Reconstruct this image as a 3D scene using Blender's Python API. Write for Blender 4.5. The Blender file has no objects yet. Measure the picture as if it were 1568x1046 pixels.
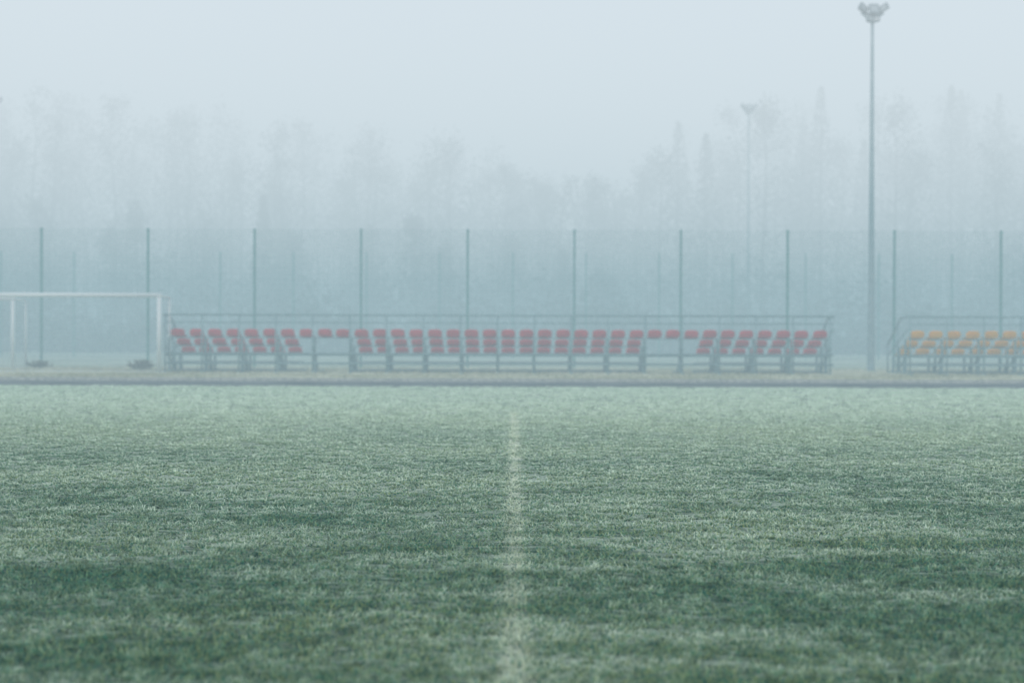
import bpy, math, random, time
T0=time.time()
import numpy as np
from mathutils import Matrix, Vector
random.seed(7); rng=np.random.default_rng(7)
scene=bpy.context.scene
F=2178.0; HOR=512.0; VX=788.0; CAMZ=1.3
def px2x(px,D): return (px-VX)*D/F
def py2z(py,D): return CAMZ+(HOR-py)*D/F
def newmat(name):
    m=bpy.data.materials.new(name); m.use_nodes=True
    nt=m.node_tree; nt.nodes.clear()
    return m,nt
def N(nt,t,**kw):
    n=nt.nodes.new(t)
    for k,v in kw.items(): setattr(n,k,v)
    return n
def L(nt,a,b): nt.links.new(a,b)
def simple_mat(name,c1,c2,scale=6,rough=0.6,metal=0.0,detail=2,stretch=(1,1,1)):
    m,nt=newmat(name)
    out=N(nt,'ShaderNodeOutputMaterial')
    g=N(nt,'ShaderNodeNewGeometry'); mp=N(nt,'ShaderNodeMapping'); mp.inputs['Scale'].default_value=stretch
    n=N(nt,'ShaderNodeTexNoise'); n.inputs['Scale'].default_value=scale; n.inputs['Detail'].default_value=detail
    r=N(nt,'ShaderNodeValToRGB'); r.color_ramp.elements[0].position=.35; r.color_ramp.elements[1].position=.65
    r.color_ramp.elements[0].color=(*c1,1); r.color_ramp.elements[1].color=(*c2,1)
    L(nt,g.outputs['Position'],mp.inputs['Vector']); L(nt,mp.outputs[0],n.inputs['Vector'])
    L(nt,n.outputs['Fac'],r.inputs['Fac'])
    if rough>=.7:
        b=N(nt,'ShaderNodeBsdfDiffuse')
    else:
        b=N(nt,'ShaderNodeBsdfPrincipled'); b.inputs['Roughness'].default_value=rough; b.inputs['Metallic'].default_value=metal
    L(nt,r.outputs[0],b.inputs[0])
    L(nt,b.outputs[0],out.inputs[0]); return m
def math_(nt,op,a,b=None,c=None,clamp=False):
    n=N(nt,'ShaderNodeMath',operation=op,use_clamp=clamp)
    for i,v in enumerate((a,b,c)):
        if v is None: continue
        if isinstance(v,(int,float)): n.inputs[i].default_value=v
        else: L(nt,v,n.inputs[i])
    return n.outputs[0]
def mixc(nt,f,a,b):
    n=N(nt,'ShaderNodeMix',data_type='RGBA')
    if isinstance(f,(int,float)): n.inputs[0].default_value=f
    else: L(nt,f,n.inputs[0])
    for i,v in ((6,a),(7,b)):
        if isinstance(v,tuple): n.inputs[i].default_value=(*v,1)
        else: L(nt,v,n.inputs[i])
    return n.outputs[2]
def mrange(nt,v,a,b,c=0.0,d=1.0):
    n=N(nt,'ShaderNodeMapRange'); n.interpolation_type='SMOOTHSTEP'
    L(nt,v,n.inputs[0])
    for i,x in enumerate((a,b,c,d)): n.inputs[i+1].default_value=x
    return n.outputs[0]
def noise(nt,pos,scale,stretch=(1,1,1),detail=3,rough=.5,rot=0):
    mp=N(nt,'ShaderNodeMapping'); mp.inputs['Scale'].default_value=stretch; mp.inputs['Rotation'].default_value=(0,0,rot); L(nt,pos,mp.inputs['Vector'])
    n=N(nt,'ShaderNodeTexNoise'); n.inputs['Scale'].default_value=scale; n.inputs['Detail'].default_value=detail
    n.inputs['Roughness'].default_value=rough
    L(nt,mp.outputs[0],n.inputs['Vector']); return n.outputs['Fac']
def grass_mat(name,dark,green,yellow,frost,frost_amt=1.0,lines=True,ztop=0.035,blade=True):
    m,nt=newmat(name)
    out=N(nt,'ShaderNodeOutputMaterial')
    g=N(nt,'ShaderNodeNewGeometry'); P=g.outputs['Position']
    sx=N(nt,'ShaderNodeSeparateXYZ'); L(nt,P,sx.inputs[0]); X,Y,Z=sx.outputs
    big=noise(nt,P,0.30,(.7,1,0),1); mid=noise(nt,P,2.2,(.35,1,0),2,.65,.12); fine=noise(nt,P,15,(.5,1,.3),1,.6); vf=noise(nt,P,60,(1,1,.2),0)
    c=mixc(nt,mrange(nt,fine,.35,.65),dark,green)
    c=mixc(nt,math_(nt,'MULTIPLY',mrange(nt,vf,.40,.64),mrange(nt,big,.3,.7,.45,.95)),c,yellow)
    fr=math_(nt,'ADD',math_(nt,'MULTIPLY',fine,.45),math_(nt,'MULTIPLY',mid,.55))
    fr=math_(nt,'ADD',fr,math_(nt,'MULTIPLY',math_(nt,'SUBTRACT',big,.5),.35))
    if lines: # frost colour mixed in more strongly towards the far side of the pitch
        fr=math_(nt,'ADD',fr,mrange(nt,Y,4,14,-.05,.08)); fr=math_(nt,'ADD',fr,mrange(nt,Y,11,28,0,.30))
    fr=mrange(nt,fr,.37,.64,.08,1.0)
    if blade:
        zf=mrange(nt,Z,ztop*.15,ztop*.65)
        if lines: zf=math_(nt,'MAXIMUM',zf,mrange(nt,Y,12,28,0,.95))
        fr=math_(nt,'MULTIPLY',fr,zf)
    fr=math_(nt,'MULTIPLY',fr,frost_amt)
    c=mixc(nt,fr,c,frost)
    if lines:
        wob=math_(nt,'MULTIPLY',math_(nt,'SUBTRACT',fine,.5),.16)
        d=math_(nt,'ABSOLUTE',math_(nt,'ADD',X,wob))
        l1=math_(nt,'MULTIPLY',mrange(nt,d,.02,.10,1,0),mrange(nt,Y,23.9,24.1,1,0))
        l1=math_(nt,'MULTIPLY',l1,mrange(nt,Y,6,20,.55,1))
        d2=math_(nt,'ABSOLUTE',math_(nt,'ADD',math_(nt,'SUBTRACT',Y,24.0),wob))
        ln=math_(nt,'MAXIMUM',l1,mrange(nt,d2,.04,.10,.6,0))
        ln=math_(nt,'MULTIPLY',ln,mrange(nt,mid,.35,.6,.35,1))
        ln=math_(nt,'MULTIPLY',ln,mrange(nt,vf,.35,.62,.10,.85))
        c=mixc(nt,ln,c,(.86,.90,.72))
    df=N(nt,'ShaderNodeBsdfDiffuse'); L(nt,c,df.inputs[0]); L(nt,df.outputs[0],out.inputs[0])
    return m
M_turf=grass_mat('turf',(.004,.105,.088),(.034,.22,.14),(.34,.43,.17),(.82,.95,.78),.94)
M_rough=grass_mat('rough_grass',(.22,.25,.16),(.42,.42,.25),(.70,.62,.40),(.88,.86,.74),.9,False,.07)
M_soil=grass_mat('soil',(.008,.06,.05),(.018,.09,.065),(.10,.13,.07),(.5,.6,.5),.6,True,blade=False)
M_field=grass_mat('field',(.16,.22,.15),(.26,.34,.23),(.44,.46,.30),(.70,.77,.66),.8,False,blade=False)
M_asph=simple_mat('frosted_asphalt',(.12,.14,.15),(.22,.25,.26),1.6,.85,stretch=(.4,1,1))
M_conc=simple_mat('kerb_concrete',(.40,.42,.40),(.58,.58,.54),8,.9)
M_red=simple_mat('red_plastic',(.56,.010,.035),(.68,.018,.05),5,.55)
M_orange=simple_mat('orange_plastic',(.92,.36,.02),(.97,.44,.03),5,.55)
M_steel=simple_mat('galvanised_steel',(.17,.29,.31),(.26,.38,.40),7,.5,.1)
M_plank=simple_mat('frosted_planks',(.34,.44,.45),(.48,.57,.57),5,.8,stretch=(.2,1,1))
M_green=simple_mat('green_powder_coat',(.07,.27,.25),(.10,.32,.30),6,.8)
M_white=simple_mat('white_paint',(.82,.84,.84),(.87,.88,.87),9,.4)
M_net=simple_mat('net_cord',(.45,.5,.5),(.6,.65,.65),9,.8)
M_pole=simple_mat('zinc_pole',(.24,.35,.38),(.32,.42,.45),4,.55,.1)
M_lamp=simple_mat('lamp_housing',(.12,.18,.20),(.20,.26,.28),5,.5)
M_glass=simple_mat('lamp_glass',(.30,.36,.38),(.42,.48,.5),2,.15)
M_bark=simple_mat('bark',(.15,.18,.175),(.24,.26,.25),2,.9)
M_leaf=simple_mat('frosted_foliage',(.13,.175,.175),(.23,.26,.25),.35,.9,detail=2)
M_shrub=simple_mat('shrub_twigs',(.07,.055,.04),(.16,.14,.09),4,.9)
class MB:
    def __init__(s): s.v=[];s.f=[]
    def box(s,x0,x1,y0,y1,z0,z1):
        b=len(s.v)
        s.v+=[(x0,y0,z0),(x1,y0,z0),(x1,y1,z0),(x0,y1,z0),(x0,y0,z1),(x1,y0,z1),(x1,y1,z1),(x0,y1,z1)]
        s.f+=[tuple(b+i for i in q) for q in ((0,3,2,1),(4,5,6,7),(0,1,5,4),(1,2,6,5),(2,3,7,6),(3,0,4,7))]
    def tube(s,p0,p1,r0,r1=None,n=8,cap=True):
        if r1 is None: r1=r0
        p0=Vector(p0);p1=Vector(p1);d=(p1-p0).normalized()
        a=d.orthogonal().normalized();c=d.cross(a)
        b=len(s.v)
        for p,r in ((p0,r0),(p1,r1)):
            for i in range(n):
                t=2*math.pi*i/n; q=p+a*math.cos(t)*r+c*math.sin(t)*r; s.v.append(tuple(q))
        for i in range(n):
            j=(i+1)%n; s.f.append((b+i,b+j,b+n+j,b+n+i))
        if cap:
            s.f.append(tuple(b+n-1-i for i in range(n))); s.f.append(tuple(b+n+i for i in range(n)))
    def flip(s,k):
        s.v=[(x,k-y,z) for x,y,z in s.v]; s.f=[tuple(reversed(f)) for f in s.f]; return s
    def obj(s,name,mat,parent=None,smooth=False,bevel=0):
        me=bpy.data.meshes.new(name); me.from_pydata(s.v,[],s.f); me.update()
        if smooth: me.polygons.foreach_set('use_smooth',[True]*len(me.polygons))
        o=bpy.data.objects.new(name,me); scene.collection.objects.link(o); me.materials.append(mat)
        if parent: o.parent=parent
        if bevel:
            b=o.modifiers.new('bevel','BEVEL'); b.width=bevel; b.segments=2; b.limit_method='ANGLE'
        return o
def empty(name,loc=(0,0,0)):
    e=bpy.data.objects.new(name,None); scene.collection.objects.link(e); e.location=loc; e.empty_display_size=.3; return e
def np_mesh(name,verts,loops,starts,totals,mat):
    me=bpy.data.meshes.new(name)
    me.vertices.add(len(verts)); me.vertices.foreach_set('co',verts.astype(np.float32).ravel())
    me.loops.add(len(loops)); me.loops.foreach_set('vertex_index',loops.astype(np.int32))
    me.polygons.add(len(starts)); me.polygons.foreach_set('loop_start',starts.astype(np.int32)); me.polygons.foreach_set('loop_total',totals.astype(np.int32))
    me.update(calc_edges=True); me.materials.append(mat); return me
def sheet(name,x0,x1,y0,y1,z,mat):
    m=MB(); m.v=[(x0,y0,z),(x1,y0,z),(x1,y1,z),(x0,y1,z)]; m.f=[(0,1,2,3)]
    return m.obj(name,mat)
sheet('ground',-1500,1500,-1500,1500,-0.008,M_field)
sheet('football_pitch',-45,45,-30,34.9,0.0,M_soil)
sheet('asphalt_path',-60,60,34.9,38.7,0.004,M_asph)
kb=MB()
x=-60
while x<60:
    kb.box(x+.006,x+.994,38.705,38.83,-.1,.095+random.uniform(-.004,.004)); x+=1
kb.obj('concrete_kerb',M_conc)
def grass(name,y0,y1,dens,h0,h1,w,per,spread,mat,half=lambda y:.44*y+1.6,lean=.8,ref=5,pw=1.5,ragged=0):
    ys=np.linspace(y0,y1,400); dn=dens*np.minimum(1,(ref/ys))**pw*2*half(ys)
    tot=int(np.sum((dn[1:]+dn[:-1])/2)*(ys[1]-ys[0]))//per
    cdf=np.cumsum(dn); cdf/=cdf[-1]
    cy=np.interp(rng.random(tot),cdf,ys); cx=(rng.random(tot)*2-1)*half(cy)
    k=np.maximum(1,cy/ref)
    n=tot*per
    K=np.repeat(k,per)
    sc=.6+.75*rng.random(tot); cd=rng.normal(0,.5,(tot,2))
    px=np.repeat(cx,per)+rng.normal(0,spread,n)*K**.6; py=np.repeat(cy,per)+rng.normal(0,spread,n)*K**.6
    edge=y1+ragged*(np.sin(px*1.7)+np.sin(px*.63+1)+np.sin(px*4.1))
    py=np.where(py>edge,edge-rng.random(n)*.3,py); py=np.maximum(py,y0)
    h=(h0+(h1-h0)*rng.random(n))*np.repeat(sc,per)
    ww=w*(.6+.8*rng.random(n))*K**.8/2
    dr=(np.repeat(cd,per,axis=0)+rng.normal(0,.7,(n,2)))*lean
    t=rng.random(n)*2*math.pi; sx=np.cos(t)*ww; sy=np.sin(t)*ww
    V=np.zeros((n,3,3))
    V[:,0,0]=px-sx;V[:,0,1]=py-sy;V[:,1,0]=px+sx;V[:,1,1]=py+sy;V[:,:2,2]=-.003
    V[:,2,0]=px+dr[:,0]*h;V[:,2,1]=py+dr[:,1]*h;V[:,2,2]=h*(1-.15*np.minimum(1.5,np.linalg.norm(dr,axis=1)))
    me=np_mesh(name,V.reshape(-1,3),np.arange(n*3),np.arange(n)*3,np.full(n,3),mat)
    o=bpy.data.objects.new(name,me); scene.collection.objects.link(o); print(name,n); return o
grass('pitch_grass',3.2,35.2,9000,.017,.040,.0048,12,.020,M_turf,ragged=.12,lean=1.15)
grass('rough_grass',38.85,54,240,.05,.12,.018,8,.04,M_rough,half=lambda y:.42*y+2,ref=100)
def seat_geo(m,x,y,z,w=.44,bh=.21):
    prof=[(-.02,-.03),(0,0),(.1,.006),(.24,-.008),(.33,.0),(.37,.04),(.395,.11),(.41,.17),(.418,bh)]
    us=[-1,-.85,-.5,0,.5,.85,1]
    b=len(m.v)
    for k,(py,pz) in enumerate(prof):
        for u in us:
            ww=w/2*(1 if k<7 else (.97 if k==7 else .84))
            cup=.03*u**4 if k<5 else 0
            back=-.05*u**4 if k>=5 else 0
            topd=-.03*u**4 if k==8 else 0
            m.v.append((x+u*ww,y+py+back,z+pz+cup+topd))
    n=len(us)
    for k in range(len(prof)-1):
        for i in range(n-1):
            a=b+k*n+i; m.f.append((a,a+1,a+n+1,a+n))
def stand(name,x0,pitch,ncol,gaps,seatmat):
    KY=94.5
    e=empty(name,(0,0,0))
    seats=MB();fr=MB();pl=MB();rail=MB()
    rows=[(46.3,.655),(47.05,.935),(47.8,1.215)]
    xl=x0-pitch*.62; xr=x0+pitch*(ncol-1)+pitch*.62
    for i in range(ncol):
        for r,(y,z) in enumerate(rows):
            if i in gaps and r<2: continue
            seat_geo(seats,x0+pitch*i+random.uniform(-.012,.012),y+random.uniform(-.01,.01),z+random.uniform(-.006,.006),bh=.24 if r==2 else .205)
    spans=[];cur=None
    for i in range(ncol):
        if i not in gaps:
            if cur is None: cur=i
            last=i
        elif cur is not None: spans.append((cur,last));cur=None
    if cur is not None: spans.append((cur,last))
    FT=.55
    for r,(y,z) in enumerate(rows):
        ss=spans if r<2 else [(0,ncol-1)]
        for a,b in ss:
            xa=x0+pitch*a-pitch*.55; xb=x0+pitch*b+pitch*.55
            fr.box(xa,xb,y+.10,y+.14,z-.065,z-.032)
            for k in range(a,b+1):
                xx=x0+pitch*k; fr.box(xx-.03,xx+.03,y+.06,y+.2,z-.031,z-.012)
            zt=z-FT
            for q in range(3):
                pl.box(xa,xb,y-.30+q*.125,y-.30+q*.125+.11,zt-.035,zt)
            fr.box(xa,xb,y+.09,y+.13,zt-.09,zt-.04)
    xs=[]
    xx=xl+.03
    while xx<xr+.01: xs.append(xx); xx+=pitch*2
    if xr-xs[-1]>.3: xs.append(xr-.03)
    for xx in xs:
        col=(xx-x0)/pitch
        ingap=any(abs(col-g)<.9 for g in gaps) and not any(abs(col-g)<.75 for g in range(ncol) if g not in gaps)
        t=.04
        fr.box(xx-t,xx+t,45.85,48.6,.03,.085)
        for r,(y,z) in enumerate(rows):
            if ingap and r<2: continue
            if z-FT-.095>.1: fr.box(xx-t,xx+t,y-.03,y+.035,.086,z-FT-.095)
            fr.box(xx-t*.9,xx+t*.9,y+.145,y+.20,.086,z-.036)
            fr.box(xx-t*.8,xx+t*.8,y-.28,y+.44,z-FT-.09,z-FT-.037)
        fr.tube((xx,47.1,.1),(xx,48.45,.95),.02,n=6)
        fr.box(xx-.06,xx+.06,45.83,45.97,0,.03)
        fr.box(xx-.06,xx+.06,48.45,48.62,0,.03)
        rail.tube((xx,48.5,.09),(xx,48.5,1.90),.028,n=8)
    for z,r in ((1.905,.026),(1.66,.016),(.66,.03),(.34,.034)):
        rail.tube((xl,48.5,z),(xr,48.5,z),r,n=8)
    for xe in (xl-.02,xr+.02):
        rail.tube((xe,48.5,1.90),(xe,47.6,1.88),.028); rail.tube((xe,47.6,1.88),(xe,45.95,1.0),.028)
        rail.tube((xe,45.95,1.0),(xe,45.95,.05),.028); rail.tube((xe,48.4,1.5),(xe,46.0,.62),.018)
        rail.tube((xe,47.2,1.66),(xe,47.2,.1),.024)
    for m in (seats,fr,pl,rail): m.flip(KY)
    o=seats.obj('seats',seatmat,e,smooth=True); s=o.modifiers.new('solid','SOLIDIFY'); s.thickness=.012
    fr.obj('frame',M_steel,e); pl.obj('tread_planks',M_plank,e); rail.obj('guard_rails',M_steel,e,smooth=True)
    return e
DS=46.4
stand('spectator_stand',(273-VX)*DS/F,28.05*DS/F,36,{7,8,9,26,27,28},M_red)
stand('spectator_stand',(1404-VX)*DS/F,28.05*DS/F,17,set(),M_orange)
def goal(name,xr,D,h=2.44,w=7.32,depth=1.35):
    e=empty(name,(0,0,0)); m=MB(); b=MB(); n=MB()
    xl=xr-w-.12
    for x in (xl,xr): m.tube((x,D,0),(x,D,h+.06),.066,n=14)
    m.tube((xl-.064,D,h+.06),(xr+.064,D,h+.06),.072,n=14)
    for x in (xl,xr):
        b.tube((x,D+.05,h+.05),(x,D+depth,h+.03),.038); b.tube((x,D+depth,h+.05),(x,D+depth,.03),.045)
        b.tube((x,D+.05,.04),(x,D+depth,.04),.035)
    b.tube((xl,D+depth,.04),(xr,D+depth,.04),.032); b.tube((xl,D+depth,h+.05),(xr,D+depth,h+.05),.022)
    g=.12; t=.0018
    x=xl
    while x<=xr:
        n.box(x-t,x+t,D+depth-.03-t,D+depth-.03+t,.06,h+.02); n.box(x-t,x+t,D+.06,D+depth-.03,h+.03-t,h+.03+t); x+=g
    z=.06
    while z<h:
        n.box(xl,xr,D+depth-.03-t,D+depth-.03+t,z-t,z+t)
        for xx in (xl,xr): n.box(xx-t,xx+t,D+.06,D+depth-.03,z-t,z+t)
        z+=g
    y=D+.1
    while y<D+depth:
        n.box(xl,xr,y-t,y+t,h+.03-t,h+.03+t)
        for xx in (xl,xr): n.box(xx-t,xx+t,y-t,y+t,.06,h+.03)
        y+=g
    m.obj('posts_and_crossbar',M_white,e,smooth=True); b.obj('net_supports',M_white,e,smooth=True); n.obj('net',M_net,e)
goal('soccer_goal',px2x(243.5,45.2),45.2)
goal('soccer_goal',px2x(19,50.4),50.4)
def fence(name,D,x0,x1,xfirst,pitch,h,step,hstep,wt):
    e=empty(name,(0,0,0)); p=MB();w=MB();c=MB()
    x=xfirst
    while x>x0: x-=pitch
    x+=pitch
    while x<x1:
        p.box(x-.035,x+.035,D-.035,D+.035,0,h); c.box(x-.04,x+.04,D-.04,D+.04,h,h+.02)
        z=.3
        while z<h: c.box(x-.045,x+.045,D-.055,D-.037,z,z+.05); z+=.8
        x+=pitch
    x=x0
    while x<x1:
        w.box(x-wt/2,x+wt/2,D-.05-wt/2,D-.05+wt/2,.05,h-.03); x+=step
    z=.06
    while z<h-.03:
        x=x0
        while x<x1: w.box(x,min(x+4,x1),D-.05-wt/2-.004,D-.05+wt/2-.004,z-wt/2,z+wt/2); x+=4
        z+=hstep
    p.obj('posts',M_green,e); c.obj('caps_and_clips',M_green,e); w.obj('wire_mesh',M_green,e)
DF=53.0
fence('wire_mesh_fence',DF,-28,28,px2x(63,DF),163.2*DF/F,py2z(352,DF),.10,.10,.005)
DG=78.0
fence('wire_mesh_fence',DG,-36,36,px2x(113,DG),112*DG/F,py2z(388,DG),.3,.3,.007)
def flood(name,px,D,ytop,r0=.12,r1=.055):
    X=px2x(px,D); H=py2z(ytop,D); e=empty(name,(X,D,0))
    m=MB(); zt=H-.62
    m.tube((0,0,0),(0,0,.04),.28,n=12); m.tube((0,0,.04),(0,0,1.2),r0+.012,r0+.01,n=16)
    m.tube((0,0,1.2),(0,0,zt),r0,r1,n=16); m.box(-.05,.05,-r0-.03,-r0+.03,.5,.9)
    m.tube((0,0,zt),(0,0,H-.35),.05,n=10)
    for s in (-1,1): m.tube((0,0,zt-.05),(s*.36,0,H-.28),.035,n=8)
    m.box(-.40,.40,-.03,.03,H-.33,H-.27)
    m.obj('mast',M_pole,e,smooth=False)
    b=MB();g=MB()
    def lamp(cx,cz,rz,ry,w=.36,hh=.34,yo=-.12):
        R=Matrix.Translation((cx,yo,cz))@Matrix.Rotation(ry,4,'Y')@Matrix.Rotation(rz,4,'Z')@Matrix.Rotation(math.radians(-18),4,'X')
        k=len(b.v)
        for y,sx in ((-.10,1),( -.02,1),(.13,.55)):
            for a,c in ((-1,-1),(1,-1),(1,1),(-1,1)):
                b.v.append(tuple(R@Vector((a*w/2*sx,y,c*hh/2*sx))))
        for j in (0,4):
            for i in range(4):
                q=(i+1)%4; b.f.append((k+j+i,k+j+q,k+j+4+q,k+j+4+i))
        b.f.append((k,k+3,k+2,k+1)); b.f.append((k+8,k+9,k+10,k+11))
        k=len(g.v)
        for a,c in ((-1,-1),(1,-1),(1,1),(-1,1)): g.v.append(tuple(R@Vector((a*w*.33,-.104,c*hh*.33))))
        g.f.append((k,k+1,k+2,k+3))
    lamp(-.38,H-.13,.5,math.radians(32),.38,.22); lamp(.38,H-.13,-.5,math.radians(-32),.38,.22)
    lamp(0,H-.19,0,0,.34,.36,-.16); lamp(-.12,H-.48,.2,math.radians(12),.22,.30,-.06); lamp(.12,H-.48,-.2,math.radians(-12),.22,.30,-.06)
    b.obj('lamp_housings',M_lamp,e); g.obj('lamp_glasses',M_glass,e)
flood('floodlight_pole',1333.5,50.5,8)
flood('floodlight_pole',1145,90.0,160,.10,.045)
flood('floodlight_pole',-9,90.0,153,.10,.045)
XP=[-900,-300,0,50,120,180,240,310,370,450,520,600,640,720,770,810,850,885,930,965,1010,1050,1100,1180,1240,1300,1400,1500,1568,1900,2500]
YP=[150,140,145,118,130,138,165,145,150,165,185,165,195,195,222,262,245,232,262,258,215,150,165,135,118,142,130,128,122,130,150]
Qc=[];Qs=[]
tb=MB()
def quads(c,s): Qc.append(c);Qs.append(s)
def tree(x,y,h,kind):
    r=.009*h+.03
    if kind=='spruce':
        tb.tube((x,y,0),(x,y,h*.97),r,.02,n=6,cap=False)
        n=1500; t=rng.random(n)**.75; z=h*(.06+.94*t)
        R=h*.17*(1-t)*(.7+.4*np.abs(np.sin(t*31+rng.random()*6)))+.25
        a=rng.integers(0,9,n)*(2*math.pi/9)+np.floor(t*14)*1.3+rng.normal(0,.3,n)
        rr=R*np.sqrt(rng.random(n)); c=np.stack([x+np.cos(a)*rr,y+np.sin(a)*rr,z-rr*.28],1)
        quads(c,.10+.24*rng.random(n)*(1.15-t))
    else:
        k=5; pts=[Vector((x,y,0))]; 
        for i in range(1,k+1): pts.append(Vector((x+random.uniform(-.03,.03)*h*i/k,y+random.uniform(-.03,.03)*h*i/k,h*.93*i/k)))
        for i in range(k): tb.tube(pts[i],pts[i+1],r*(1-i/k)+.02,r*(1-(i+1)/k)+.02,n=6,cap=False)
        nl=34; cw=h*random.uniform(.17,.25)
        for i in range(nl):
            t=random.uniform(.15,1.0); q=t*k; j=min(int(q),k-1); p=pts[j].lerp(pts[j+1],q-j)
            a=random.uniform(0,6.28); ln=cw*(1.2-.95*abs(t-.4)/.6)*random.uniform(.6,1.15)
            d=Vector((math.cos(a),math.sin(a),random.uniform(.4,1.0))).normalized()
            e=p+d*ln; tb.tube(p,e,.012*h*.3*(1-t)+.02,.012,n=4,cap=False)
            n=64; s=rng.random((n,1))**.6
            c=np.array(p)[None]*(1-s)+np.array(e)[None]*s+rng.normal(0,.24*ln+.2,(n,3))
            quads(c,.05+.14*rng.random(n))
def ptop(px): return float(np.interp(px,XP,YP))
for D,stepm,jit in ((126,4.6,1.0),(136,3.6,1.02),(146,3.6,1.0),(157,3.8,1.0),(170,5,.97)):
    X=-D*.44
    while X<D*.44:
        xx=X+random.uniform(-1.6,1.6); yy=D+random.uniform(-5,5); px=VX+xx*F/yy
        zt=py2z(ptop(px),yy)*jit*random.choice([1,.98,.94,.88,.8])
        if D<130 and px<760: zt*=.62
        if D<130 and 760<px<1000: zt*=.6
        zt=min(zt,34+random.uniform(-1,1))
        if zt>2.5: tree(xx,yy,zt,'spruce' if random.random()<(.15 if px>1000 else .05) else 'birch')
        X+=stepm
for D,n,hm in ((96,6000,2.6),(106,7000,4.5),(118,8000,7.0)):
    n=n*2; X=rng.uniform(-D*.45,D*.45,n); hh=hm*(.6+.4*np.sin(X*.45+D)*np.sin(X*.17+D*.3)+.35*rng.random(n))
    c=np.stack([X,D+rng.normal(0,1.5,n),rng.random(n)**1.2*np.maximum(hh,.5)],1); quads(c,.10+.20*rng.random(n))
c=np.concatenate(Qc); s=np.concatenate(Qs); n=len(c)
u=rng.normal(size=(n,3)); u/=np.linalg.norm(u,axis=1)[:,None]
v=np.cross(u,rng.normal(size=(n,3))); v/=np.linalg.norm(v,axis=1)[:,None]
u*=s[:,None]; v*=(s*.7)[:,None]
V=np.stack([c-u,c-v*.8,c+u,c+v],1).reshape(-1,3)
me=np_mesh('foliage',V,np.arange(n*4),np.arange(n)*4,np.full(n,4),M_leaf)
te=empty('distant_trees'); o=bpy.data.objects.new('foliage',me); scene.collection.objects.link(o); o.parent=te
tb.obj('trunks_and_limbs',M_bark,te)
print('leaf quads',n,'T trees',time.time()-T0)
def shrub(x,y,h,w):
    m=MB()
    for i in range(90):
        a=random.uniform(0,6.28); b=random.uniform(0,w*.5); p=Vector((x+math.cos(a)*b*.3,y+math.sin(a)*b*.3,0))
        e=Vector((x+math.cos(a)*b,y+math.sin(a)*b,h*random.uniform(.4,1)))
        m.tube(p,e,.008,.004,n=3,cap=False)
        for k in range(7):
            q=p.lerp(e,random.uniform(.4,1)); d=Vector([random.gauss(0,.03) for _ in range(3)]); f=Vector([random.gauss(0,.03) for _ in range(3)])
            bb=len(m.v); m.v+=[tuple(q),tuple(q+d),tuple(q+d+f),tuple(q+f)]; m.f.append((bb,bb+1,bb+2,bb+3))
    m.obj('shrub',M_shrub)
for px,D,h,w in ((216,49.5,.42,1.1),(60,51.5,.3,1.0)):
    shrub(px2x(px,D),D,h,w)
def fog(name,y0,y1,z0,z1,dens,col):
    m,nt=newmat(name)
    out=N(nt,'ShaderNodeOutputMaterial'); ab=N(nt,'ShaderNodeVolumeAbsorption'); em=N(nt,'ShaderNodeEmission'); ad=N(nt,'ShaderNodeAddShader')
    ab.inputs['Color'].default_value=(0,0,0,1); ab.inputs['Density'].default_value=dens
    em.inputs['Color'].default_value=(*col,1); em.inputs['Strength'].default_value=dens  # emission stands in for daylight scattered inside the fog
    L(nt,ab.outputs[0],ad.inputs[0]); L(nt,em.outputs[0],ad.inputs[1]); L(nt,ad.outputs[0],out.inputs['Volume'])
    b=MB(); b.box(-700,700,y0,y1,z0,z1); return b.obj(name,m)
LOWC=(.385,.53,.588)  # low fog glows dimmer: shade near the ground put into its colour
fog('fog',-300,20,-2,6,.0070,LOWC)
fog('fog',20.01,700,-2,6,.0190,LOWC)
fog('fog',-300,700,6.01,42,.0180,(.735,.815,.868))
w=bpy.data.worlds.new('World'); scene.world=w; w.use_nodes=True; nt=w.node_tree
bg=nt.nodes.get('Background') or nt.nodes.new('ShaderNodeBackground')
sky=nt.nodes.new('ShaderNodeTexSky'); sky.sky_type='NISHITA'; sky.sun_disc=False
el=math.radians(48); az=math.radians(200)
sky.sun_elevation=el; sky.sun_rotation=az; sky.dust_density=3; sky.air_density=1.0
nt.links.new(sky.outputs[0],bg.inputs[0]); bg.inputs[1].default_value=.15
sl=bpy.data.lights.new('sun','SUN'); sl.energy=1.5; sl.angle=math.radians(35); sl.color=(1,.98,.95)
so=bpy.data.objects.new('sun',sl); scene.collection.objects.link(so)
d=Vector((math.sin(az)*math.cos(el),math.cos(az)*math.cos(el),math.sin(el)))
so.rotation_euler=d.to_track_quat('Z','Y').to_euler(); so.location=(0,0,80)
cd=bpy.data.cameras.new('camera'); cam=bpy.data.objects.new('camera',cd); scene.collection.objects.link(cam)
cd.lens=50; cd.sensor_width=36; cd.clip_end=4000; cd.clip_start=.05
cam.matrix_world=Matrix.Translation((0,0,CAMZ))@Matrix.Rotation(math.radians(.105),4,'Z')@Matrix.Rotation(math.radians(90-.29),4,'X')@Matrix.Rotation(math.radians(.18),4,'Z')
cd.dof.use_dof=True; cd.dof.focus_distance=11.0; cd.dof.aperture_fstop=1.4
scene.camera=cam
scene.view_settings.view_transform='Standard'; scene.view_settings.look='None'; scene.view_settings.exposure=0
print('T end',time.time()-T0)
